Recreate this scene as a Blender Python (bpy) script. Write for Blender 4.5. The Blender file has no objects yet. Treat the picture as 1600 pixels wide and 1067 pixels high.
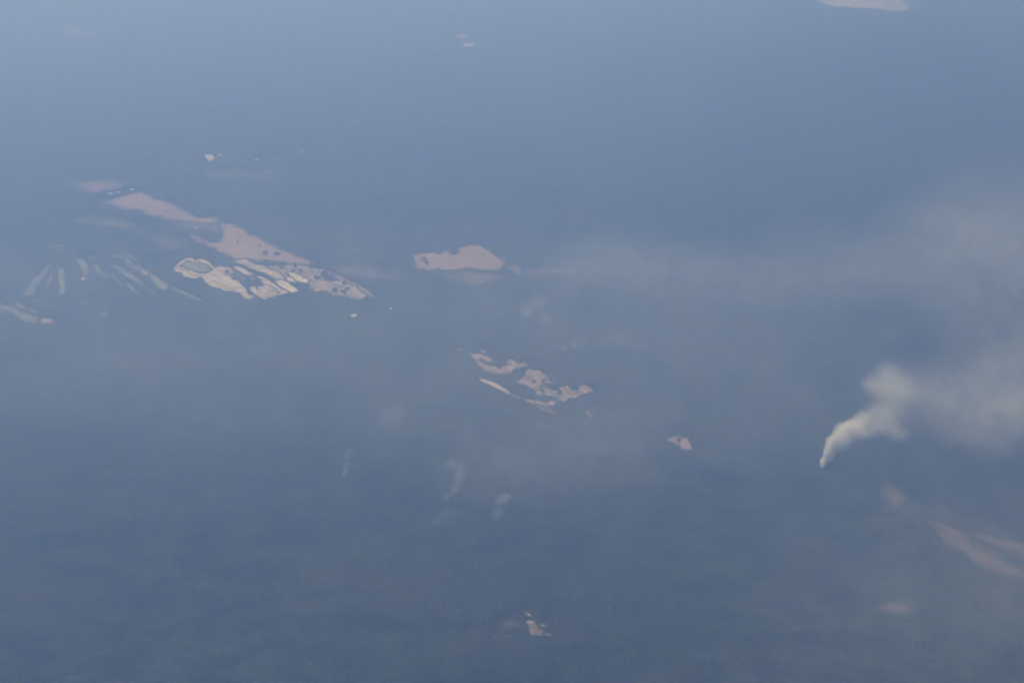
import bpy, bmesh, math, random
import numpy as np
from mathutils import Vector, noise as mnoise
R = math.radians
random.seed(7)
C = bpy.context.scene

# ------------------------------------------------------------------ camera
H, DEP, LENS = 5000.0, 29.0, 47.0
cam_d = bpy.data.cameras.new("camera"); cam = bpy.data.objects.new("camera", cam_d)
C.collection.objects.link(cam); C.camera = cam
cam_d.lens = LENS; cam_d.sensor_width = 36; cam_d.clip_start = 10; cam_d.clip_end = 400000
cam.location = (0, 0, H); cam.rotation_euler = (R(90 - DEP), 0, 0)
F = 1600 * LENS / 36

# ------------------------------------------------------------------ light
SUN_EL, SUN_AZ = 53.5, -21.2        # azimuth from +Y (straight ahead), minus = to the left
W = bpy.data.worlds.new("World"); C.world = W; W.use_nodes = True
nt = W.node_tree; nt.nodes.clear()
sky = nt.nodes.new("ShaderNodeTexSky"); sky.sky_type = 'NISHITA'; sky.sun_disc = False
sky.sun_elevation = R(SUN_EL); sky.sun_rotation = R(SUN_AZ)
bg = nt.nodes.new("ShaderNodeBackground"); bg.inputs["Strength"].default_value = 0.063
wo = nt.nodes.new("ShaderNodeOutputWorld")
nt.links.new(sky.outputs[0], bg.inputs["Color"]); nt.links.new(bg.outputs[0], wo.inputs["Surface"])
sd = bpy.data.lights.new("sun", 'SUN'); sun = bpy.data.objects.new("sun", sd); C.collection.objects.link(sun)
sd.energy = 3.65; sd.angle = R(0.5); sd.color = (1.0, 0.965, 0.92)
to_sun = Vector((math.sin(R(SUN_AZ)) * math.cos(R(SUN_EL)), math.cos(R(SUN_AZ)) * math.cos(R(SUN_EL)), math.sin(R(SUN_EL))))
sun.rotation_euler = (-to_sun).to_track_quat('-Z', 'Y').to_euler()
sun.location = (0, 0, 4900)
C.view_settings.view_transform = 'Standard'; C.view_settings.look = 'None'
C.view_settings.gamma = 1.0; C.view_settings.exposure = 0.0
C.render.engine = 'CYCLES'
C.cycles.max_bounces = 8; C.cycles.diffuse_bounces = 1; C.cycles.volume_bounces = 7
C.cycles.volume_max_steps = 256; C.cycles.use_adaptive_sampling = True; C.cycles.adaptive_threshold = .02

# ------------------------------------------------------------------ helpers
sd_, cd_ = math.sin(R(DEP)), math.cos(R(DEP))
def at(px, py, z=0.0):
    """the place on the level z that the photograph shows at px, py (1600 x 1067)"""
    a = (np.asarray(px, float) - 800) / F; b = (533.5 - np.asarray(py, float)) / F
    dx, dy, dz = a, cd_ + b * sd_, -sd_ + b * cd_
    t = (H - z) / -dz
    return dx * t, dy * t
def hsh(ix, iy, s):
    n = (ix.astype(np.int64) * 374761393 + iy.astype(np.int64) * 668265263 + s * 974711) & 0x7fffffff
    n = ((n ^ (n >> 13)) * 1274126177) & 0x7fffffff
    return ((n ^ (n >> 16)) & 0xffff) / 65535.0
def vnoise(x, y, s=0):
    ix, iy = np.floor(x), np.floor(y); fx, fy = x - ix, y - iy
    fx = fx * fx * (3 - 2 * fx); fy = fy * fy * (3 - 2 * fy)
    a, b, c, d = hsh(ix, iy, s), hsh(ix + 1, iy, s), hsh(ix, iy + 1, s), hsh(ix + 1, iy + 1, s)
    return (a * (1 - fx) + b * fx) * (1 - fy) + (c * (1 - fx) + d * fx) * fy
def fbm(x, y, s=0, o=4):
    t, a, k = 0, 0.5, 1.0
    for i in range(o):
        t = t + a * vnoise(x * k, y * k, s + i * 17); a *= .5; k *= 2.03
    return t
def sdf(poly, X, Y):
    """signed distance to a closed outline on the ground, negative inside"""
    d = np.full(X.shape, 1e12); ins = np.zeros(X.shape, bool)
    n = len(poly)
    for i in range(n):
        ax, ay = poly[i]; bx, by = poly[(i + 1) % n]
        ex, ey = bx - ax, by - ay
        wx, wy = X - ax, Y - ay
        t = np.clip((wx * ex + wy * ey) / (ex * ex + ey * ey + 1e-9), 0, 1)
        d = np.minimum(d, (wx - ex * t) ** 2 + (wy - ey * t) ** 2)
        if ey != 0:
            c = ((ay > Y) != (by > Y)) & (X < ax + ex * (Y - ay) / ey)
            ins ^= c
    d = np.sqrt(d)
    return np.where(ins, -d, d)
def line_d(pts, X, Y):
    d = np.full(X.shape, 1e12)
    for (ax, ay), (bx, by) in zip(pts[:-1], pts[1:]):
        ex, ey = bx - ax, by - ay; wx, wy = X - ax, Y - ay
        t = np.clip((wx * ex + wy * ey) / (ex * ex + ey * ey + 1e-9), 0, 1)
        d = np.minimum(d, (wx - ex * t) ** 2 + (wy - ey * t) ** 2)
    return np.sqrt(d)
def grid_mesh(name, P, shape, mat, keep=None, attr=None):
    """P: (n,3) points of a rows x cols grid; keep: per-vertex, faces with no kept corner go"""
    r, c = shape
    idx = np.arange(r * c).reshape(r, c)
    f = np.stack([idx[:-1, :-1], idx[:-1, 1:], idx[1:, 1:], idx[1:, :-1]], -1).reshape(-1, 4)
    if keep is not None:
        f = f[keep.reshape(-1)[f].all(1)]
        used = np.zeros(r * c, bool); used[f] = True
        remap = np.cumsum(used) - 1
        P = P[used]; f = remap[f]
        if attr is not None: attr = {k: v.reshape(-1)[used] for k, v in attr.items()}
    me = bpy.data.meshes.new(name)
    me.vertices.add(len(P)); me.vertices.foreach_set("co", P.astype(np.float32).ravel())
    me.loops.add(len(f) * 4); me.loops.foreach_set("vertex_index", f.astype(np.int32).ravel())
    me.polygons.add(len(f)); me.polygons.foreach_set("loop_start", np.arange(0, len(f) * 4, 4, dtype=np.int32))
    me.polygons.foreach_set("loop_total", np.full(len(f), 4, np.int32))
    me.update(calc_edges=True)
    # face up
    if len(f) and me.polygons[0].normal.z < 0: me.flip_normals()
    if attr:
        for k, v in attr.items():
            a = me.attributes.new(k, 'FLOAT', 'POINT'); a.data.foreach_set("value", v.astype(np.float32).ravel())
    me.materials.append(mat)
    o = bpy.data.objects.new(name, me); C.collection.objects.link(o)
    return o
def tag(o, label=None, cat=None, group=None, kind=None):
    for k, v in (("label", label), ("category", cat), ("group", group), ("kind", kind)):
        if v: o[k] = v
    return o

class NT:
    def __init__(s, name):
        s.m = bpy.data.materials.new(name); s.m.use_nodes = True; s.t = s.m.node_tree; s.t.nodes.clear()
        s.out = s.n("ShaderNodeOutputMaterial")
    def n(s, ty, **kw):
        x = s.t.nodes.new(ty)
        for k, v in kw.items(): setattr(x, k, v)
        return x
    def l(s, a, b): s.t.links.new(a, b)
    def set(s, sock, v):
        if hasattr(v, "is_output") or isinstance(v, bpy.types.NodeSocket): s.l(v, sock)
        else: sock.default_value = v
    def math(s, op, a, b=0.0, c=0.0, clamp=False):
        x = s.n("ShaderNodeMath", operation=op, use_clamp=clamp)
        s.set(x.inputs[0], a); s.set(x.inputs[1], b); s.set(x.inputs[2], c); return x.outputs[0]
    def vmath(s, op, a, b=(0, 0, 0)):
        x = s.n("ShaderNodeVectorMath", operation=op)
        s.set(x.inputs[0], a); s.set(x.inputs[1], b); return x
    def noise(s, vec, scale, detail=3, rough=.55, dist=0.0):
        x = s.n("ShaderNodeTexNoise"); s.l(vec, x.inputs["Vector"])
        x.inputs["Scale"].default_value = scale; x.inputs["Detail"].default_value = detail
        x.inputs["Roughness"].default_value = rough; x.inputs["Distortion"].default_value = dist
        return x.outputs["Fac"]
    def rng(s, v, a, b, c, d, smooth=False):
        x = s.n("ShaderNodeMapRange"); 
        if smooth: x.interpolation_type = 'SMOOTHSTEP'
        s.set(x.inputs[0], v)
        for i, q in enumerate((a, b, c, d)): x.inputs[i + 1].default_value = q
        return x.outputs[0]
    def mix(s, f, a, b):
        x = s.n("ShaderNodeMix", data_type='RGBA')
        s.set(x.inputs[0], f)
        for sk, v in ((x.inputs[6], a), (x.inputs[7], b)):
            if isinstance(v, tuple): v = (*v[:3], 1)
            s.set(sk, v)
        return x.outputs[2]
    def diffuse(s, col, rough=.9):
        b = s.n("ShaderNodeBsdfPrincipled"); s.set(b.inputs["Base Color"], col if not isinstance(col, tuple) else (*col[:3], 1))
        b.inputs["Roughness"].default_value = rough; b.inputs["Specular IOR Level"].default_value = .15
        s.l(b.outputs[0], s.out.inputs["Surface"]); return b

def pos(M):
    g = M.n("ShaderNodeNewGeometry"); return g.outputs["Position"]

# ------------------------------------------------------------------ materials
FOREST_A, FOREST_B, FOREST_C = (.003, .007, .003), (.036, .050, .022), (.062, .058, .034)
def forest_colour(M):
    p = pos(M)
    big = M.rng(M.noise(M.vmath('MULTIPLY', p, (.6, 1, 1)).outputs[0], 1 / 900., 8, .72), .48, .62, 0, 1)
    mid = M.rng(M.noise(M.vmath('MULTIPLY', p, (.6, 1, 1)).outputs[0], 1 / 150., 6, .74), .43, .59, 0, 1)
    fine = M.rng(M.noise(p, 1 / 48., 4, .7), .38, .62, 0, 1)
    c = M.mix(mid, FOREST_A, FOREST_B)
    c = M.mix(M.math('MULTIPLY', big, .5), c, FOREST_C)
    c = M.mix(M.math('MULTIPLY', fine, .65), c, (.006, .013, .006))
    return c
M = NT("forest_canopy"); M.diffuse(forest_colour(M)); m_forest = M.m
M = NT("forest_floor"); M.diffuse(forest_colour(M)); m_floor = M.m

def soil(name, a, b, scale=1.0, patch=.0, rows=.0):
    """bare soil in two tones; scrub takes over where the cover attribute falls off"""
    M = NT(name); p = pos(M)
    n1 = M.rng(M.noise(p, scale / 420., 5, .62), .36, .64, 0, 1)
    n2 = M.rng(M.noise(p, scale / 60., 5, .68), .38, .66, 0, 1)
    c = M.mix(n1, a, tuple(q * .84 for q in b))
    c = M.mix(M.math('MULTIPLY', n2, .7), c, tuple(q * .5 for q in a))
    if rows:                                             # diggings and ridges running all one way
        rt = M.n("ShaderNodeVectorRotate", rotation_type='Z_AXIS'); M.l(p, rt.inputs["Vector"]); rt.inputs["Angle"].default_value = -ROWS
        q = M.vmath('MULTIPLY', rt.outputs[0], (.12, 1, 1)).outputs[0]
        n3 = M.rng(M.noise(q, 1 / 42., 4, .6), .46, .58, 0, 1)
        c = M.mix(M.math('MULTIPLY', n3, rows), c, tuple(q_ * .38 for q_ in b))
    at_ = M.n("ShaderNodeAttribute", attribute_name="cover"); cov = at_.outputs["Fac"]
    so_ = M.n("ShaderNodeAttribute", attribute_name="soft"); sf = so_.outputs["Fac"]
    ragged = M.math('SUBTRACT', M.noise(p, 1 / 38., 5, .68), .5)
    hard = M.rng(M.math('ADD', cov, M.math('MULTIPLY', ragged, 1.5)), .26, .72, 0, 1)
    slow = M.math('SUBTRACT', M.noise(p, 1 / 210., 5, .62), .5)
    easy = M.rng(M.math('ADD', M.math('ADD', cov, M.math('MULTIPLY', slow, 1.3)), M.math('MULTIPLY', ragged, .7)), .12, 1.15, 0, 1)
    f = M.math('ADD', M.math('MULTIPLY', hard, M.math('SUBTRACT', 1, sf)), M.math('MULTIPLY', easy, sf))
    if patch:
        f = M.math('MULTIPLY', f, M.rng(M.noise(p, 1 / (130. if patch < .3 else 52.), 5, .65), .42, .54, 1 - patch * 2.2, 1))
    c = M.mix(f, forest_colour(M), c)
    M.diffuse(c, .95)
    return M.m

_a, _b = at([380, 460], [425, 462]); ROWS = math.atan2(_b[1] - _b[0], _a[1] - _a[0])   # lie of the rows in the pit
PINK = ((.42, .29, .25), (.35, .26, .22)); ROSE = ((.40, .26, .21), (.32, .23, .19))
SAND = ((.72, .62, .50), (.58, .48, .38)); PALE = ((.88, .82, .62), (.76, .67, .48))
BUFF = ((.52, .41, .33), (.41, .32, .26)); MEAD = ((.31, .34, .25), (.22, .26, .18))
DULL = ((.32, .25, .21), (.25, .21, .17)); POND = ((.25, .29, .22), (.20, .245, .19))
MATS = {k: soil("soil_" + k, *v[:2], patch=v[2], rows=v[3]) for k, v in dict(
    pink=(*PINK, .0, .0), rose=(*ROSE, .14, .0), sand=(*SAND, .12, .55), pale=(*PALE, .0, .35), buff=(*BUFF, .14, .6),
    meadow=(*MEAD, .2, .0), dull=(*DULL, .25, .0), pond=(*POND, .0, .0), speckled=((.56, .42, .33), (.46, .34, .26), .30, .2)).items()}

# ------------------------------------------------------------------ clearings, traced on the ground
def Z(ox, oy, s, pts): return [(ox + x / s, oy + y / s) for x, y in pts]
z1 = lambda *p: Z(0, 360, 4.7, p); z2 = lambda *p: Z(100, 220, 4, p); z3 = lambda *p: Z(260, 360, 4.444, p)
z4 = lambda *p: Z(600, 340, 4, p); z5 = lambda *p: Z(680, 520, 3.81, p); z7 = lambda *p: Z(1200, 700, 4, p)
z9 = lambda *p: Z(640, 860, 4, p); zt = lambda *p: Z(1200, 0, 4, p); zs = lambda *p: Z(500, 0, 4, p); z0 = lambda *p: Z(0, 0, 4, p)
# name, label, category, outline in photo pixels, soil, softness in m, strength of the cover
CL = [
 ("clearing", "narrow faint pink field at the far left end of the chain of clearings", z2((60,262),(200,250),(320,253),(355,276),(300,298),(230,312),(180,326),(120,300)), 'rose', 130, .75),
 ("clearing", "long tapering pink field running down right from beside the white sheds", z2((275,375),(340,355),(420,330),(470,322),(540,350),(600,372),(680,400),(720,425),(790,460),(850,480),(950,480),(960,505),(880,510),(790,505),(700,490),(600,472),(500,445),(465,425),(400,428),(340,412)), 'pink', 75, .95),
 ("clearing", "large pink triangular field with two dark tree clumps above the pale sand pit", z2((990,520),(1060,525),(1170,590),(1280,640),(1400,700),(1545,757),(1540,770),(1400,758),(1300,745),(1200,740),(1150,728),(1135,752),(1060,742),(1040,715),(1000,695),(940,672),(900,657),(850,637),(820,612),(780,596),(800,586),(840,602),(870,630),(940,640),(985,628),(1000,580)), 'pink', 60, 1),
 ("clearing", "faint thin soil patch low on the left of the long pink field", z2((75,482),(150,460),(300,480),(440,520),(420,545),(240,530),(100,508)), 'dull', 160, .62),
 ("clearing", "faint rosy patch above the oval meadow in the sand", z2((540,600),(640,600),(745,612),(750,650),(650,682),(590,650)), 'dull', 120, .62),
 ("clearing", "faint rosy belt of thin soil joining the long field to the triangle", z2((640,490),(800,515),(990,520),(1000,560),(900,565),(830,560),(700,520)), 'dull', 110, .66),
 ("sand_pit", "bright sandy ground with an oval green meadow, the left end of the sand pit", z3((65,245),(100,205),(180,190),(240,200),(290,225),(330,262),(400,255),(450,265),(480,290),(440,302),(450,340),(490,350),(520,385),(560,430),(620,472),(560,467),(500,442),(460,427),(440,417),(380,412),(340,402),(300,372),(260,347),(250,317),(190,327),(130,317),(80,282)), 'sand', 18, 1),
 ("meadow", "oval grey green meadow ringed by pale sand", z3((110,238),(150,216),(210,218),(270,245),(315,275),(285,292),(220,290),(160,272)), 'pond', 30, 1),
 ("sand_strip", "short pale sand strip just above the middle of the pit", z3((462,248),(500,246),(560,280),(605,305),(572,312),(510,287)), 'sand', 18, 1),
 ("sand_strip", "long sand strip sweeping along the top of the pit under the dark hedge", z3((460,215),(500,205),(550,202),(600,228),(680,243),(740,278),(810,308),(850,332),(800,347),(740,327),(700,302),(640,282),(580,257),(540,237),(500,232)), 'sand', 18, 1),
 ("sand_strip", "narrow sand strip through the middle of the pit", z3((622,318),(680,328),(740,363),(790,398),(850,428),(790,445),(760,422),(700,387),(650,352)), 'sand', 18, 1),
 ("sand_strip", "brightest cream sand strip ending in a point at the lower edge of the pit", z3((755,348),(805,345),(865,378),(910,420),(870,430),(820,402),(775,377)), 'pale', 14, 1),
 ("sand_strip", "forked pale sand ground at the lowest corner of the pit", z3((572,395),(605,388),(640,408),(665,425),(640,390),(700,383),(775,430),(735,462),(680,477),(640,457),(600,427)), 'sand', 16, 1),
 ("sand_strip", "small cream sand strip between the brightest strip and the buff field", z3((825,318),(870,328),(900,356),(850,352)), 'pale', 14, 1),
 ("sand_strip", "cream sand strip along the lower left edge of the buff field", z3((838,290),(900,298),(960,332),(990,345),(972,367),(920,352),(860,317)), 'pale', 14, 1),
 ("clearing", "broad buff field dotted with tree clumps, the right end of the sand pit", z3((700,247),(850,236),(1000,246),(1090,278),(1060,300),(1090,332),(1150,352),(1220,345),(1280,372),(1350,408),(1380,450),(1350,472),(1250,467),(1150,447),(1080,412),(1030,422),(1000,387),(960,362),(890,342),(840,322),(780,292)), 'buff', 20, 1),
 ("clearing", "thin bright track edging the far side of the buff field", z3((1090,275),(1120,280),(1200,318),(1290,358),(1375,398),(1455,468),(1425,462),(1360,415),(1280,376),(1190,338)), 'rose', 22, .95),
 ("clearing", "faint soil between the strips at the heart of the pit", z3((480,290),(600,310),(700,385),(760,430),(640,390),(560,340),(500,330)), 'dull', 60, .7),
 ("clearing", "faint pink haze of thin soil right of the pit", z3((1110,240),(1300,225),(1560,270),(1640,320),(1500,345),(1300,320)), 'dull', 140, .55),
 ("clearing", "isolated pink field with a flat lower edge, middle of the view", z4((178,230),(300,220),(400,212),(430,237),(480,217),(465,187),(540,178),(590,172),(640,190),(680,225),(740,262),(742,300),(720,322),(600,319),(440,319),(300,321),(205,317),(200,270)), 'pink', 55, 1),
 ("clearing", "faint pink strip under the flat edged field", z4((300,335),(500,333),(700,345),(770,365),(700,395),(600,422),(500,407),(400,374)), 'dull', 110, .66),
 ("clearing", "small faint hook of soil at the right tip of the flat edged field", z4((755,300),(830,298),(860,320),(850,358),(815,347),(800,322)), 'rose', 50, .8),
 ("clearing", "long faint soil streak running right under the smoke veil", z4((880,320),(1000,315),(1200,330),(1200,348),(1000,340),(925,365),(893,355)), 'dull', 70, .66),
 ("clearing", "hooked pale clearing at the upper left of the scattered clearings", z5((205,122),(270,124),(330,143),(338,165),(305,168),(285,150),(262,160),(300,190),(350,195),(400,200),(437,190),(428,160),(470,163),(490,185),(530,178),(548,200),(510,197),(470,207),(440,237),(370,240),(300,234),(270,207),(240,167)), 'speckled', 32, 1),
 ("clearing", "tiny pale patch above the hooked clearing", z5((260,97),(298,103),(292,120),(266,113)), 'rose', 24, .9),
 ("clearing", "tiny pale patch left of the hooked clearing", z5((126,90),(162,90),(152,107),(132,104)), 'dull', 30, .9),
 ("clearing", "winged pink clearing, largest of the scattered clearings", z5((485,285),(530,260),(555,222),(620,225),(662,250),(697,303),(670,292),(640,290),(660,320),(700,345),(740,350),(748,325),(790,320),(820,350),(870,320),(910,318),(942,345),(890,366),(850,377),(830,392),(790,380),(765,407),(733,407),(723,382),(660,364),(600,368),(605,345),(580,332),(540,312),(500,307)), 'speckled', 30, 1),
 ("clearing", "thin broken soil belt under the winged clearing", z5((528,395),(600,400),(660,413),(700,400),(735,408),(700,432),(640,432),(560,417)), 'speckled', 34, .9),
 ("clearing", "thin straight sand streak at the bottom of the scattered clearings", z5((596,426),(660,448),(738,474),(700,478),(640,456)), 'buff', 16, 1),
 ("clearing", "thin pale sand streak slanting below the hooked clearing", z5((262,266),(300,278),(350,293),(400,323),(448,350),(432,362),(380,334),(320,304),(280,289)), 'sand', 18, .95),
 ("clearing", "faint short streak carrying on from the slanting sand streak", z5((452,362),(508,378),(497,391)), 'dull', 26, .9),
 ("clearing", "small slanting sand patch right below the winged clearing", z5((883,460),(907,458),(943,500),(920,502)), 'buff', 20, .95),
 ("clearing", "small pink clearing alone left of the smoke column", z5((1383,635),(1420,620),(1505,628),(1532,690),(1480,692),(1440,667)), 'pink', 24, .95),
 ("clearing", "faint dusky pink patch below the smoke column", z7((728,215),(800,235),(925,295),(890,340),(800,350),(740,372),(745,300)), 'rose', 120, .52),
 ("clearing", "long forked dusky pink field at the lower right", z7((930,372),(1080,355),(1200,405),(1340,450),(1460,528),(1570,596),(1680,670),(1640,700),(1540,648),(1400,592),(1320,565),(1270,522),(1205,512),(1260,566),(1330,612),(1430,668),(1530,722),(1620,738),(1720,780),(1720,860),(1600,825),(1500,800),(1380,742),(1235,692),(1155,628),(1080,530),(1050,465),(1000,425)), 'rose', 120, .60),
 ("clearing", "small dusky pink patch low at the right", z7((700,972),(860,963),(895,1012),(830,1024),(770,1012)), 'rose', 80, .75),
 ("clearing", "tiny pale pink quarry low in the middle", z9((738,438),(777,434),(800,470),(832,500),(822,522),(760,517)), 'speckled', 26, 1),
 ("clearing", "tiny grey patch just above the low quarry", z9((720,378),(745,385),(757,405),(738,402)), 'buff', 16, .85),
 ("clearing", "tiny grey patch right of the low quarry", z9((812,452),(852,456),(848,474),(820,470)), 'buff', 16, .75),
 ("clearing", "tiny pale patch right below the low quarry", z9((852,518),(888,520),(880,535),(860,532)), 'buff', 14, .9),
 ("clearing", "faint brown ground spreading left of the low quarry", z9((580,440),(660,425),(745,440),(745,490),(650,490),(590,475)), 'dull', 70, .42),
 ("clearing", "pale sandy field cut by the top edge of the view", zt((305,-30),(340,18),(420,38),(520,44),(620,52),(700,50),(790,74),(850,66),(880,48),(935,76),(875,32),(835,-10),(820,-40),(500,-60)), 'pale', 34, 1),
 ("clearing", "faint pink patch beside the sandy field at the top edge", zt((900,-20),(975,-10),(955,26),(920,18)), 'dull', 60, .85),
 ("clearing", "far tiny pink patch, the upper of the pair near the top", zs((845,215),(905,212),(918,227),(890,238),(858,233)), 'pink', 50, 1),
 ("clearing", "far tiny pale patch, the lower of the pair near the top", zs((890,268),(968,266),(965,280),(915,290)), 'sand', 50, 1),
 ("clearing", "very faint rosy patch in the far upper left", z0((370,140),(470,175),(590,210),(570,228),(440,222)), 'rose', 200, .7),
 ("clearing", "tiny bright pink yard left of centre, far off", z2((880,88),(912,84),(942,98),(935,115),(910,127),(890,108)), 'sand', 24, 1),
 ("clearing", "faint ground right of the tiny bright yard", z2((850,185),(900,180),(1280,190),(1250,235),(900,230)), 'dull', 160, .5),
 ("clearing", "far faint streak at the right end of the far track", z2((1470,55),(1510,50),(1500,68),(1475,72)), 'dull', 50, .9),
]
GREEN = [
 ("grassy strip bending down at the left end of the fan of strips", z1((355,245),(375,265),(310,345),(262,400),(245,470),(180,482),(162,458),(200,405),(245,350),(300,325)), 60, .8),
 ("straight upright pale green grassy strip", z1((428,278),(466,283),(470,380),(478,455),(440,468),(432,380)), 30, .95),
 ("grassy strip with a sandy lower tip", z1((555,205),(612,213),(652,270),(634,352),(600,364),(608,290),(572,240)), 34, .95),
 ("short crooked grassy strip in the middle of the fan", z1((698,248),(732,262),(755,298),(793,342),(740,328),(708,312)), 30, .9),
 ("long thin grassy strip slanting down right in the fan", z1((806,252),(870,262),(930,298),(1000,348),(1095,412),(1030,394),(930,338),(870,290)), 34, .9),
 ("broad grassy strip below the small orange patch", z1((1085,308),(1150,336),(1235,398),(1214,432),(1168,424),(1108,352)), 30, .95),
 ("thin grassy tail running right from the broad grassy strip", z1((1225,398),(1300,426),(1400,466),(1485,512),(1430,503),(1330,460)), 34, .85),
 ("grassy strip along the top of the fan", z1((745,142),(800,172),(900,180),(955,208),(965,240),(1035,262),(1040,300),(960,272),(918,214),(830,192),(780,172)), 44, .75),
 ("short grassy patch under the long thin strip", z1((918,383),(962,392),(1015,452),(970,444)), 34, .75),
 ("tiny grassy patch at the top of the fan", z1((655,178),(690,190),(690,216),(665,210)), 30, .8),
 ("faint grassy patch above the left end of the fan", z1((345,105),(460,105),(455,140),(400,148)), 60, .6),
 ("pale grassy ground at the left edge of the view", z1((-60,535),(60,550),(115,578),(180,608),(262,618),(284,662),(200,674),(130,634),(88,594),(-60,575)), 40, .95),
 ("tiny grassy patch above the grassy ground at the left edge", z1((116,530),(192,562),(172,580),(118,556)), 26, .85),
 ("small grassy patch below the middle of the fan", z1((725,605),(775,603),(792,630),(735,632)), 34, .85),
 ("tiny grassy patch right of the left edge ground", z1((230,505),(272,507),(270,528),(235,526)), 30, .7),
 ("faint grassy patch low under the fan", z1((880,955),(925,960),(942,1000),(915,1005)), 40, .6),
]
GREEN += [
 ("thin grassy line leaning left, second from the left end of the fan", z1((385,300),(398,304),(368,372),(330,436),(318,430),(352,366)), 26, .7),
 ("thin grassy line between the upright strip and the sandy tipped one", z1((520,232),(532,230),(556,300),(560,372),(548,374),(540,304)), 24, .6),
 ("thin grassy line right of the short crooked strip", z1((800,318),(812,314),(862,352),(902,398),(890,404),(848,362)), 24, .65),
 ("thin grassy line under the broad grassy strip", z1((1020,392),(1034,388),(1110,432),(1160,470),(1146,476),(1094,444)), 26, .6),
 ("thin grassy line high above the orange patch", z1((870,142),(884,138),(960,176),(1012,214),(1000,222),(944,190)), 28, .6),
 ("faint grassy line below the upright strip", z1((300,515),(410,560),(430,575),(415,580),(340,548),(296,528)), 30, .55),
 ("faint grassy line low in the middle of the fan", z1((590,500),(640,520),(668,540),(650,548),(606,524)), 28, .6),
]
for lb, pl, sf, k in GREEN: CL.append(("grassland", lb, pl, 'meadow', sf * 1.1, k))
CL += [
 ("clearing", "small orange patch at the head of the broad grassy strip", z1((1032,282),(1085,296),(1090,315),(1068,326),(1040,312)), 'pink', 20, 1),
 ("clearing", "tiny pink patch at the tip of a grassy strip", z1((598,340),(632,342),(628,366),(604,364)), 'sand', 16, .9),
 ("clearing", "tiny pink patch right of the left edge grassy ground", z1((300,645),(372,640),(412,682),(308,678)), 'buff', 30, .9),
 ("clearing", "faint pink patch above the left edge grassy ground", z1((205,562),(280,588),(262,612),(218,592)), 'rose', 40, .7),
]
TRACKS = [
 ("thin pale track curling down from the far forest, upper left", [(250,244),(260,262),(275,273),(302,286)], 14, .3),
 ("far pale track with a hook, left of centre", [(398,251),(420,248),(448,244),(480,234)], 16, .4),
 ("thin track crossing the forest right of the long pink field", [(532,352),(546,385),(577,406),(612,424)], 16, .32),
 ("faint pale stream bed in the far forest, top centre", [(568,167),(557,178),(551,190),(547,200)], 26, .36),
]
SHEDS = [(172.5,303,34,20,20,"white shed at the left end of the row above the long pink field"),
         (186,301,30,18,-15,"white shed in the middle of the row above the long pink field"),
         (207,296.5,34,16,5,"white shed at the right end of the row above the long pink field"),
         (306,357,28,18,25,"white shed between the two large pink fields"),
         (343,243,34,16,10,"white shed right beside the tiny bright pink yard"),
         (401,250,28,18,0,"lone far white shed at the start of the far track"),
         (552.5,494,44,30,35,"largest white shed, alone in the forest below the pit"),
         (611.5,483,22,14,-20,"small white shed alone in the forest below the pit")]
HOLES = []
for nm, lb, pl, so, sf, k in CL:
    q = np.array(pl); gx, gy = at(q[:, 0], q[:, 1], 6.0 if q[:, 1].mean() > 150 else 16.0)
    ar = abs(np.dot(gx, np.roll(gy, 1)) - np.dot(gy, np.roll(gx, 1))) / 2; per = np.hypot(gx - np.roll(gx, 1), gy - np.roll(gy, 1)).sum()
    am = float(np.clip(ar / per / 110, .10, .75))
    HOLES.append((list(zip(gx, gy)), sf, k, am, 26.0 if sf >= 45 and nm == "clearing" else 0.0))

def warp(X, Y, amp=1.0):
    """nibbles the outlines: more in depth than across, as the trees stand in uneven belts"""
    a = fbm(X / 70, Y / 90, 5, 4) - .47; b = fbm(X / 64, Y / 110, 31, 4) - .47; c = fbm(X / 24, Y / 40, 77, 2) - .38
    return X + (a * 75 + c * 26) * amp, Y + (b * 150 + c * 50) * amp
def open_distance(X, Y):
    """distance from the nearest open ground, negative on it"""
    D = np.full(X.shape, 999.0); OX, OY = warp(X, Y); OX, OY = OX - X, OY - Y; WX, WY = X + OX * .3, Y + OY * .3
    def upd(mask, d): D[mask] = np.minimum(D[mask], d)
    for pl, sf, k, am, ext in HOLES:
        a = np.array(pl); m = (X > a[:, 0].min() - 90) & (X < a[:, 0].max() + 90) & (Y > a[:, 1].min() - 120) & (Y < a[:, 1].max() + 120)
        if m.any(): upd(m, sdf(pl, X[m] + OX[m] * am, Y[m] + OY[m] * am) - ext)
    for lb, pts, w, k in TRACKS:
        q = np.array(pts, float); gx, gy = at(q[:, 0], q[:, 1]); a = np.stack([gx, gy], 1)
        m = (X > a[:, 0].min() - 90) & (X < a[:, 0].max() + 90) & (Y > a[:, 1].min() - 120) & (Y < a[:, 1].max() + 120)
        if m.any(): upd(m, line_d([tuple(v) for v in a], WX[m], WY[m]) - w * .8 - 6)
    for px, py, l, w, r, lb in SHEDS:
        gx, gy = at(px, py); m = (abs(X - gx) < 200) & (abs(Y - gy) < 200)
        if m.any(): upd(m, np.hypot(WX[m] - gx, (WY[m] - gy) * .7 + 10) - l * .75)
    return D

# ground: one sheet out to the horizon
g = bpy.data.meshes.new("ground"); S = 110000
g.from_pydata([(-S, -S, 0), (S, -S, 0), (S, S, 0), (-S, S, 0)], [], [(0, 1, 2, 3)]); g.materials.append(m_floor)
o = bpy.data.objects.new("ground", g); C.collection.objects.link(o)
tag(o, "dark green land under and beyond the forest", "ground", kind="structure")

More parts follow.
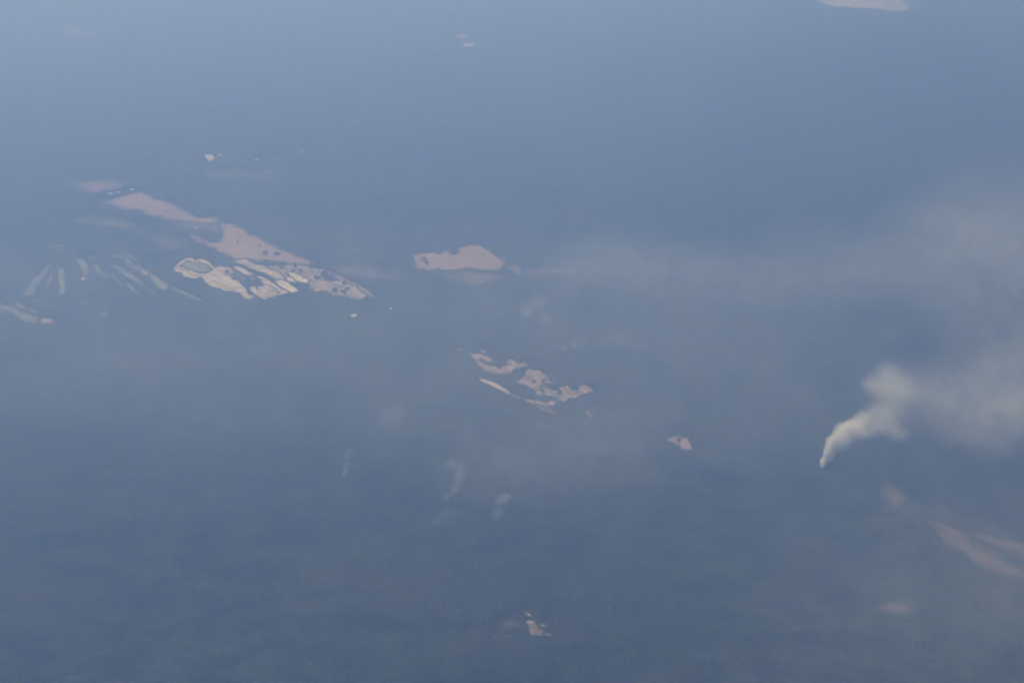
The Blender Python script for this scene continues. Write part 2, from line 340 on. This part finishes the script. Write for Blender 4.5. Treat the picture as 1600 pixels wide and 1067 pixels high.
# the forest: one closed canopy, too many crowns to count
def build_forest(step=1.45):
    us = np.arange(-190, 1790, step); vs = np.arange(1250, -70, -step)
    U, V = np.meshgrid(us, vs)
    X, Y = at(U, V)
    dist = np.hypot(X, Y)
    # every row and column nudged so that nothing lines up
    X = X + (hsh(np.round(U * 7), np.round(V * 7), 3) - .5) * dist * .0005
    Y = Y + (hsh(np.round(U * 7), np.round(V * 7), 9) - .5) * dist * .0012
    h = 13 + 9 * (fbm(X / 30, Y / 30, 1, 3) - .44) + 22 * (fbm(X / 95, Y / 95, 2, 3) - .44) + 7 * (hsh(np.floor(X / 11), np.floor(Y / 13), 8) ** 3)
    h = h + 34 * (fbm(X / 900, Y / 700, 12, 3) - .44)
    D = open_distance(X, Y)
    t = np.clip((D + 4) / 44, 0, 1)
    Zc = h * t - 6 * (1 - t)
    P = np.stack([X, Y, Zc], -1).reshape(-1, 3)
    o = grid_mesh("forest", P, X.shape, m_forest)
    tag(o, "dense blue green forest canopy covering the land between the clearings", "forest", kind="stuff")
build_forest()

# open ground sheets
order = sorted(range(len(CL)), key=lambda i: (-CL[i][4], i))
for rank, i in enumerate(order):
    nm, lb, pl, so, sf, k = CL[i]; poly = HOLES[i][0]
    z = .6 + rank * .06 + (1.5 if nm == "meadow" else 0)
    q = np.array(pl); m_ = 14 + sf * .12
    st = 1.0 if np.ptp(q[:, 0]) < 150 else 1.6
    U, V = np.meshgrid(np.arange(q[:, 0].min() - m_, q[:, 0].max() + m_, st), np.arange(q[:, 1].max() + m_, q[:, 1].min() - m_, -st * .8))
    X, Y = at(U, V, z)
    d = sdf(poly, *warp(X, Y, HOLES[i][3]))
    cov = np.clip(.5 - d / max(sf, 30), 0, 1) * k
    keep = d < max(22, sf * .75, HOLES[i][4] + 16)
    o = grid_mesh(nm, np.stack([X, Y, X * 0 + z], -1).reshape(-1, 3), X.shape, MATS[so], keep=keep, attr={"cover": cov, "soft": X * 0 + min(1, max(0, (sf - 24) / 50))})
    tag(o, lb, {"clearing": "clearing", "sand_pit": "sand pit", "sand_strip": "sand strip", "meadow": "meadow", "grassland": "grassland"}[nm], kind="structure",
        group={"sand_strip": "pale sand strips of the pit", "grassland": "fan of grassy strips at the left", "clearing": "bare clearings in the forest"}.get(nm))
for j, (lb, pts, w, k) in enumerate(TRACKS):
    q = np.array(pts, float); gx, gy = at(q[:, 0], q[:, 1]); a = [tuple(v) for v in np.stack([gx, gy], 1)]
    U, V = np.meshgrid(np.arange(q[:, 0].min() - 8, q[:, 0].max() + 8, .9), np.arange(q[:, 1].max() + 8, q[:, 1].min() - 8, -.7))
    X, Y = at(U, V, .4 + j * .02); WX, WY = warp(X, Y, .3); d = line_d(a, WX, WY)
    o = grid_mesh("dirt_track", np.stack([X, Y, X * 0 + .4 + j * .02], -1).reshape(-1, 3), X.shape, MATS['buff'], keep=d < w * 1.2 + 10, attr={"cover": np.clip(1.1 - d / w * .6, 0, 1) * k, "soft": X * 0 + .6})
    tag(o, lb, "track", kind="structure", group="tracks through the forest")

# ------------------------------------------------------------------ sheds
M = NT("painted_wall"); M.diffuse(M.mix(M.rng(M.noise(pos(M), .4, 3), .4, .6, 0, 1), (.62, .60, .55), (.5, .47, .42))); m_wall = M.m
M = NT("metal_roof"); M.diffuse(M.mix(M.rng(M.noise(pos(M), .25, 4), .4, .7, 0, 1), (.80, .80, .78), (.62, .60, .56)), .5); m_roof = M.m
M = NT("dark_door"); M.diffuse(M.mix(M.noise(pos(M), .8, 2), (.06, .05, .045), (.09, .075, .06))); m_door = M.m
def mesh_obj(name, verts, faces, mat, parent=None):
    me = bpy.data.meshes.new(name); me.from_pydata(verts, [], faces); me.update(); me.materials.append(mat)
    o = bpy.data.objects.new(name, me); C.collection.objects.link(o); o.parent = parent; return o
def shed(px, py, l, w, rz, label):
    gx, gy = at(px, py); t = bpy.data.objects.new("shed", None); C.collection.objects.link(t)
    t.location = (float(gx), float(gy), 0); t.rotation_euler = (0, 0, R(rz)); tag(t, label, "shed", "white roofed sheds")
    a, b, e, r = l / 2, w / 2, 6.0, 6.0 + w * .22
    mesh_obj("wall", [(-a,-b,0),(a,-b,0),(a,b,0),(-a,b,0),(-a,-b,e),(a,-b,e),(a,b,e),(-a,b,e),(-a,0,r),(a,0,r)],
             [(0,1,5,4),(2,3,7,6),(1,2,6,9,5),(3,0,4,8,7)], m_wall, t)
    A, B, y = a + 1.2, b + 1.5, e - .35
    mesh_obj("roof", [(-A,-B,y+.3),(A,-B,y+.3),(A,0,r+.3),(-A,0,r+.3),(A,B,y+.3),(-A,B,y+.3),(-A,-B,y),(A,-B,y),(A,0,r),(-A,0,r),(A,B,y),(-A,B,y)],
             [(0,1,2,3),(3,2,4,5),(7,6,9,8),(8,9,11,10),(0,6,7,1),(5,4,10,11),(1,7,8,2),(2,8,10,4),(3,9,6,0),(5,11,9,3)], m_roof, t)
    mesh_obj("door", [(-2.2,-b-.12,0),(2.2,-b-.12,0),(2.2,-b-.12,4.2),(-2.2,-b-.12,4.2),(-2.2,-b-.02,0),(2.2,-b-.02,0),(2.2,-b-.02,4.2),(-2.2,-b-.02,4.2)],
             [(0,1,2,3),(1,5,6,2),(4,0,3,7),(3,2,6,7)], m_door, t)
for s in SHEDS: shed(*s)

# ------------------------------------------------------------------ trees standing free in the clearings
M = NT("tree_bark"); M.diffuse(M.mix(M.noise(pos(M), .9, 3), (.10, .08, .06), (.16, .13, .10))); m_bark = M.m
M = NT("tree_leaves"); M.diffuse(M.mix(M.rng(M.noise(pos(M), .35, 3), .35, .65, 0, 1), (.018, .034, .014), (.045, .065, .024))); m_leaf = M.m
def tree_meshes(seed):
    rg = random.Random(seed)
    v, f = [], []
    def tube(p0, p1, r0, r1, n=8):
        p0, p1 = Vector(p0), Vector(p1); ax = (p1 - p0).normalized(); u = ax.orthogonal().normalized(); w = ax.cross(u); b = len(v)
        for p, r in ((p0, r0), (p1, r1)):
            for k in range(n): v.append(tuple(p + (u * math.cos(k * 2 * math.pi / n) + w * math.sin(k * 2 * math.pi / n)) * r))
        for k in range(n): f.append((b + k, b + (k + 1) % n, b + n + (k + 1) % n, b + n + k))
    tube((0, 0, -1), (0, 0, 11), .9, .55); clumps = []
    for k in range(7):
        a = k * 2.4 + rg.uniform(-.4, .4); rr = rg.uniform(4.5, 8.5); q = (rr * math.cos(a), rr * math.sin(a), rg.uniform(13, 20))
        tube((0, 0, rg.uniform(7, 11)), q, .4, .12, 6); clumps.append((q, rg.uniform(3.6, 5.4)))
    clumps.append(((0, 0, 19), 5.5))
    tm = bpy.data.meshes.new("trunk"); tm.from_pydata(v, [], f); tm.materials.append(m_bark)
    cv, cf = [], []
    for (cx, cy, cz), r in clumps:                       # leaf sprays through each clump's volume
        for k in range(120):
            d = Vector((rg.gauss(0, 1), rg.gauss(0, 1), rg.gauss(0, .75))).normalized() * r * rg.uniform(.45, 1.08)
            p = Vector((cx, cy, cz)) + d; s = rg.uniform(.5, 1.1)
            u = Vector((rg.gauss(0, 1), rg.gauss(0, 1), rg.gauss(0, 1))).normalized(); w = u.orthogonal().normalized()
            b = len(cv); cv += [tuple(p + u * s), tuple(p + w * s * .8), tuple(p - u * s), tuple(p - w * s * .8)]; cf.append((b, b + 1, b + 2, b + 3))
    cm = bpy.data.meshes.new("crown"); cm.from_pydata(cv, [], cf); cm.materials.append(m_leaf)
    return tm, cm
TREES = [tree_meshes(s) for s in range(4)]
rg = random.Random(21)
def tree(x, y, s, label, group):
    tm, cm = TREES[rg.randrange(4)]
    t = bpy.data.objects.new("tree", None); C.collection.objects.link(t); t.location = (x, y, .5); t.rotation_euler = (0, 0, rg.uniform(0, 6.28))
    t.scale = (s, s, s * rg.uniform(.8, 1.05)); tag(t, label, "tree", group)
    for nm, me in (("trunk", tm), ("crown", cm)):
        c = bpy.data.objects.new(nm, me); C.collection.objects.link(c); c.parent = t
def clump(px, py, n, spread, where):
    gx, gy = at(px, py); spots = []
    for k in range(n):
        a = rg.uniform(0, 6.28); r = spread * math.sqrt(rg.random()) if n > 1 else 0
        spots.append((float(gx) + r * math.cos(a), float(gy) + r * 1.5 * math.sin(a)))
    word = {}
    for w_, key in (("leftmost tree", lambda i: spots[i][0]), ("rightmost tree", lambda i: -spots[i][0]), ("nearest tree", lambda i: spots[i][1]), ("farthest tree", lambda i: -spots[i][1])):
        i = min((i for i in range(n) if i not in word), key=key, default=None)
        if i is not None: word[i] = w_
    for k, (x, y) in enumerate(spots):
        tree(x, y, rg.uniform(.8, 1.35), (word.get(k, "tree inside") + " of " + where if k in word else "tree inside " + where) if n > 1 else "single tree " + where, "trees standing in the clearings")
c3 = lambda x, y: (260 + x / 4.444, 360 + y / 4.444)
clump(*c3(690, 168), 6, 22, "the left dark clump inside the pink triangular field")
clump(*c3(770, 168), 7, 26, "the right dark clump inside the pink triangular field")
clump(*c3(805, 262), 6, 22, "the clump near the upper left of the buff field")
clump(*c3(890, 256), 5, 18, "the clump at the top edge of the buff field, left")
clump(*c3(1000, 260), 6, 22, "the clump at the top edge of the buff field, right")
clump(*c3(935, 290), 4, 16, "the small clump above the cream strip in the buff field")
clump(*c3(1052, 335), 8, 26, "the slanting clump in the middle of the buff field")
clump(*c3(1130, 320), 14, 46, "the widest dark clump beside the far edge track of the buff field")
clump(*c3(1170, 420), 8, 30, "the clump at the lower edge of the buff field, left")
clump(*c3(1245, 430), 8, 32, "the clump at the lower edge of the buff field, right")
clump(*c3(1235, 372), 4, 20, "the clump between the far edge track and the buff field tip")
clump(661, 407, 7, 26, "the dark arc near the left tip of the flat edged pink field")
clump(668, 412, 5, 20, "the lower end of the dark arc in the flat edged pink field")
clump(710, 411, 1, 0, "in the middle of the flat edged pink field")
clump(757, 398, 1, 0, "near the right side of the flat edged pink field")
clump(228, 322, 1, 0, "on the lower edge of the long tapering pink field")
clump(262, 333, 1, 0, "halfway along the long tapering pink field")
clump(372, 380, 1, 0, "in the upper part of the pink triangular field")
clump(405, 386, 1, 0, "near the far edge of the pink triangular field")
clump(850, 598, 1, 0, "on the neck of the winged pink clearing")
c5 = lambda x, y: (680 + x / 3.81, 520 + y / 3.81)
clump(*c5(640, 345), 5, 20, "the clump in the crook of the winged pink clearing")
clump(*c5(590, 300), 3, 14, "the small clump in the body of the winged pink clearing")
clump(*c5(740, 365), 3, 12, "the small clump on the waist of the winged pink clearing")
clump(*c5(840, 345), 3, 12, "the small clump on the right wing of the winged pink clearing")
clump(*c5(380, 212), 3, 12, "the small clump in the foot of the hooked clearing")
clump(*c5(650, 405), 3, 12, "the small clump on the thin belt under the winged clearing")
clump(500 - 0, 392 + 18, 3, 16, "the pair of thickets at the tip of the pink triangular field")
clump(*c3(880, 285), 3, 14, "the thicket beside the cream strip, centre of the pit")
clump(*c3(560, 355), 7, 30, "the dark thicket at the heart of the pit")
clump(*c3(640, 365), 6, 26, "the dark thicket between the middle strip and the lowest corner")
clump(*c3(420, 300), 4, 16, "the thicket right of the oval meadow")
clump(1061, 692, 3, 16, "the small clump on the pink clearing alone left of the smoke column")

# ------------------------------------------------------------------ smoke
def smoke(label, puffs, alb=(.93, .92, .90), aniso=.35, nscale=1.0, erode=.5, rate=.12, name="smoke_plume", kind=None, absorb=(.75, .7, .6), lift=0.0, push=.55):
    """puffs: (px, py, height, rx, ry, rz in m, density per m)"""
    pf = []
    for px, py, z, rx, ry, rz, d in puffs:
        x, y = at(px, py, z); pf.append((Vector((float(x), float(y), z)), Vector((rx, ry, rz)), d))
    base = Vector((pf[0][0].x, pf[0][0].y, lift))
    bm = bmesh.new()
    from mathutils import Matrix
    for c, r, d in pf:
        bmesh.ops.create_icosphere(bm, subdivisions=3, radius=1.0, matrix=Matrix.Translation(c - base) @ Matrix.Diagonal((r.x, r.y, r.z, 1)))
    for v in bm.verts:
        if v.co.z + base.z < 2: v.co.z = 2 - base.z
    me = bpy.data.meshes.new(name); bm.to_mesh(me); bm.free()
    o = bpy.data.objects.new(name, me); C.collection.objects.link(o)
    md = o.modifiers.new("fuse", 'REMESH'); md.mode = 'VOXEL'
    md.voxel_size = max(min(min(r.x, r.y, r.z) for c, r, d in pf) / 2.2, max(o.dimensions) / 160, 3.0) if len(pf) > 1 else min(pf[0][1]) / 8
    dg = bpy.context.evaluated_depsgraph_get(); me2 = bpy.data.meshes.new_from_object(o.evaluated_get(dg)); o.modifiers.clear(); o.data = me2; bpy.data.meshes.remove(me); me2.name = name
    o.location = base
    M = NT(name); tc = M.n("ShaderNodeTexCoord").outputs["Object"]
    rm = sum(min(r) for c, r, d in pf) / len(pf)
    # billow: push the lookup about before measuring the puffs
    nz = M.n("ShaderNodeTexNoise"); M.l(tc, nz.inputs["Vector"]); nz.inputs["Scale"].default_value = nscale * 1.1 / rm; nz.inputs["Detail"].default_value = 2
    off = M.vmath('SUBTRACT', nz.outputs["Color"], (.5, .5, .5)).outputs[0]
    tot = None
    for c, r, d in pf:
        loc = c - base
        w = M.vmath('MULTIPLY', off, tuple(q * push for q in r)).outputs[0]
        q = M.vmath('ADD', tc, w).outputs[0]
        q = M.vmath('SUBTRACT', q, tuple(loc)).outputs[0]
        q = M.vmath('DIVIDE', q, tuple(r)).outputs[0]
        ln = M.vmath('LENGTH', q).outputs["Value"]
        f = M.rng(ln, .95, .1, 0, d, True)
        tot = f if tot is None else M.math('ADD', tot, f)
    n2 = M.rng(M.noise(tc, nscale * 1.6 / rm, 4, .6), .5 - .18 * erode - .05, .5 + .12, 1 - erode, 1.15)
    dens = M.math('MULTIPLY', tot, n2)
    v = M.n("ShaderNodeVolumePrincipled"); v.inputs["Color"].default_value = (*alb, 1); v.inputs["Anisotropy"].default_value = aniso
    v.inputs["Absorption Color"].default_value = (*absorb, 1); v.inputs["Density Attribute"].default_value = ""
    M.l(dens, v.inputs["Density"]); M.l(v.outputs[0], M.out.inputs["Volume"])
    M.m.cycles.volume_step_rate = rate if hasattr(M.m.cycles, "volume_step_rate") else 1
    me2.materials.clear(); me2.materials.append(M.m)
    tag(o, label, "smoke", "smoke rising over the forest", kind)
    return o
def path(pts, n, seed=0, jit=.3):
    """puffs strung along a line of (px, py, z, r, density)"""
    rg = random.Random(seed); out = []; m = len(pts) - 1
    for k in range(n):
        t = k / (n - 1) * m; i = min(int(t), m - 1); f = t - i
        a = [pts[i][j] * (1 - f) + pts[i + 1][j] * f for j in range(5)]
        px_m = 5.2; j = jit * a[3] / px_m * (1 if k else 0)
        out.append((a[0] + rg.uniform(-j, j), a[1] + rg.uniform(-j, j) * .6, a[2], a[3], a[3], a[3] * .85, a[4]))
    return out
col = path([(1285, 731, 12, 21, 0.30000), (1290, 716, 60, 36, 0.19500), (1299, 698, 120, 60, 0.09000), (1314, 684, 180, 84, 0.05100), (1332, 672, 235, 104, 0.03000)], 22, 3, .42)
col += [(1349, 655, 290, 95, 95, 80, 0.01620), (1338, 664, 270, 90, 90, 70, 0.01080), (1352, 676, 255, 95, 90, 60, 0.00810), (1366, 668, 280, 120, 110, 80, 0.00810), (1386, 662, 300, 130, 120, 85, 0.00743),
        (1372, 645, 330, 130, 120, 100, 0.00810), (1395, 645, 350, 150, 140, 110, 0.00540), (1392, 622, 400, 170, 150, 130, 0.00540), (1372, 606, 430, 130, 130, 100, 0.00607), (1358, 600, 440, 95, 100, 80, 0.00473),
        (1384, 588, 470, 150, 140, 110, 0.00567), (1402, 600, 460, 170, 150, 120, 0.00473), (1388, 574, 510, 130, 130, 90, 0.00297), (1402, 676, 300, 120, 110, 80, 0.00700), (1418, 615, 440, 170, 150, 120, 0.00297)]
smoke("dense white smoke column rising from the forest and leaning right", col, nscale=2.3, erode=.78, rate=.06, alb=(.975, .987, 1.0), push=.46, aniso=0.0)
smoke("thin grey green smoke drifting right from the top of the white column", [
    (1450, 610, 470, 420, 340, 210, 0.001540), (1490, 650, 430, 460, 360, 190, 0.001540), (1550, 680, 400, 420, 300, 160, 0.001680), (1560, 620, 520, 520, 420, 240, 0.001680),
    (1650, 640, 520, 600, 420, 260, 0.001960), (1530, 575, 560, 460, 340, 190, 0.001120), (1620, 560, 560, 520, 340, 190, 0.001260)], nscale=1.0, erode=.7, rate=.2, alb=(.93, .95, .95), absorb=(.8, .8, .7), aniso=.1)
w = dict(nscale=.8, erode=.6, rate=.18, alb=(.84, .91, 1.0))
smoke("tiny pale wisp of smoke rising straight up, leftmost of the low wisps", path([(537, 740, 15, 26, 0.02040), (541, 728, 50, 30, 0.00765), (546, 705, 110, 50, 0.00306)], 6, 1), **w)
smoke("curling question mark wisp of smoke in the lower middle", path([(697, 779, 15, 24, 0.01530), (704, 770, 50, 40, 0.00765), (714, 757, 100, 58, 0.00408), (718, 740, 150, 62, 0.00357), (714, 727, 190, 66, 0.00332), (704, 727, 200, 50, 0.00255)], 12, 2, 0.51000), **w)
smoke("short flat white puff of smoke, brightest in the lower middle", [(780, 783, 60, 50, 60, 22, 0.01071), (788, 778, 75, 58, 70, 26, 0.01377), (795, 775, 85, 36, 46, 20, 0.01071)], **w)
smoke("faint upright puff of smoke under the short flat puff", path([(775, 812, 15, 45, 0.00381), (778, 802, 60, 60, 0.00408), (786, 790, 90, 50, 0.00190)], 4, 4), **w)
smoke("barely visible low wisp left of the curling wisp", path([(676, 820, 12, 30, 0.00354), (686, 812, 40, 44, 0.00265), (698, 796, 80, 60, 0.00133)], 5, 6), **w)
smoke("faint round puff of smoke hanging in the middle left", [(610, 655, 130, 150, 180, 110, 0.00167), (622, 640, 160, 130, 170, 90, 0.00095)], **w)
smoke("faint hooked puff of smoke right under the flat edged pink field", path([(822, 493, 30, 80, 0.00333), (830, 484, 90, 110, 0.00286), (838, 466, 170, 120, 0.00167), (850, 500, 60, 90, 0.00143), (864, 503, 60, 80, 0.00167)], 8, 8), **w)
smoke("thin wisp of smoke trailing right above the winged clearing", path([(878, 546, 20, 36, 0.00524), (886, 541, 60, 56, 0.00333), (905, 535, 90, 80, 0.00143), (950, 532, 110, 110, 0.00143), (1000, 536, 110, 110, 0.00119)], 10, 9), **w)
smoke("small white wisp of smoke at the upper left of the low quarry", path([(787, 951, 10, 14, .012), (782, 947, 22, 16, .010), (777, 944, 34, 18, .004)], 4, 10), **w)
smoke("small white wisp of smoke at the lower left of the low quarry", path([(767, 1000, 10, 15, .006), (773, 995, 22, 18, .009), (780, 990, 36, 17, .005), (787, 985, 50, 17, .002)], 6, 11), **w)
V = dict(name="smoke_veil", kind="stuff", nscale=.7, rate=.6)
smoke("thin bluish veil added to brighten the middle of the forest", [
    (300, 500, 500, 5200, 3000, 350, 0.000120), (900, 540, 500, 4800, 2800, 350, 0.000216), (1300, 600, 450, 4200, 2600, 330, 0.000192), (-100, 540, 500, 3200, 2600, 330, 0.000120)],
    alb=(.84, .92, 1.0), erode=.5, **V)  # added scattering layer that lifts the brightness of the middle distance
smoke("broad pale veil of smoke drifting across the middle right", [
    (900, 425, 600, 500, 700, 160, 0.000405), (960, 395, 700, 700, 700, 200, 0.000459), (1010, 430, 640, 900, 700, 170, 0.000459), (1110, 425, 680, 900, 700, 180, 0.000351), (1210, 440, 680, 900, 700, 180, 0.000432), (1310, 425, 750, 900, 800, 200, 0.000486), (1100, 520, 500, 1100, 800, 160, 0.000162), (1290, 380, 800, 900, 700, 200, 0.000270)],
    alb=(.90, .93, .97), erode=.9, aniso=.1, name="smoke_veil", kind="stuff", nscale=1.0, rate=.5)
smoke("thick grey smoke bank at the right edge", [
    (1420, 420, 800, 900, 900, 230, .00050), (1500, 395, 900, 1000, 1100, 300, .00050), (1590, 350, 1000, 1100, 1200, 300, .0007), (1700, 380, 1000, 1400, 1500, 360, .0007), (1470, 345, 1000, 700, 800, 220, .00050), (1600, 270, 1100, 1000, 800, 280, .0004), (1580, 470, 800, 1000, 900, 240, .0005), (1620, 540, 700, 900, 800, 220, .0005)],
    alb=(.91, .93, .91), absorb=(.8, .8, .6), erode=.85, aniso=.1, name="smoke_veil", kind="stuff", nscale=1.0, rate=.5)
smoke("low bluish smoke spread over the lower middle", [
    (850, 705, 350, 900, 800, 170, 0.000499), (950, 690, 350, 900, 700, 170, 0.000390), (760, 720, 330, 700, 600, 150, 0.000406), (640, 640, 350, 800, 700, 150, 0.000343), (330, 640, 350, 1100, 700, 150, 0.000312), (180, 580, 400, 1000, 800, 160, 0.000312), (520, 560, 400, 1200, 900, 160, 0.000187)],
    alb=(.84, .91, 1.0), erode=.7, **V)
smoke("thin brownish smoke layer lying over the lower right", [
    (1450, 880, 450, 1500, 900, 220, .00030), (1600, 800, 450, 1300, 1000, 230, .00034), (1500, 1000, 450, 1700, 900, 230, .00030), (1700, 950, 450, 1700, 1300, 240, .00034), (1300, 960, 420, 1300, 900, 200, .00018)],
    alb=(.72, .72, .60), absorb=(.5, .5, .2), erode=.5, aniso=.1, **V)
smoke("dark absorbing layer added to dim the far upper right", [
    (1560, 60, 1500, 5200, 5200, 700, 0.000312), (1700, 160, 1500, 4600, 4600, 650, 0.000312), (1400, 110, 1500, 3600, 4000, 500, 0.000156)],
    alb=(.16, .18, .22), absorb=(0, 0, 0), erode=.35, **V)  # added light-absorbing layer, only there to darken the upper right

# ------------------------------------------------------------------ haze
me = bpy.data.meshes.new("haze"); bm = bmesh.new(); bmesh.ops.create_cube(bm, size=1.0)
for v in bm.verts: v.co = Vector((v.co.x * 224000, v.co.y * 224000, -1 if v.co.z < 0 else H + 120))
bm.to_mesh(me); bm.free()
o = bpy.data.objects.new("haze", me); C.collection.objects.link(o)
M = NT("haze"); v = M.n("ShaderNodeVolumePrincipled")
v.inputs["Color"].default_value = (.36, .547, 1.0, 1); v.inputs["Absorption Color"].default_value = (1, 1, 1, 1)
v.inputs["Density"].default_value = 1.17e-4; v.inputs["Anisotropy"].default_value = .59
M.l(v.outputs[0], M.out.inputs["Volume"]); me.materials.append(M.m)
tag(o, "blue air haze filling the space over the forest", "haze", kind="stuff")
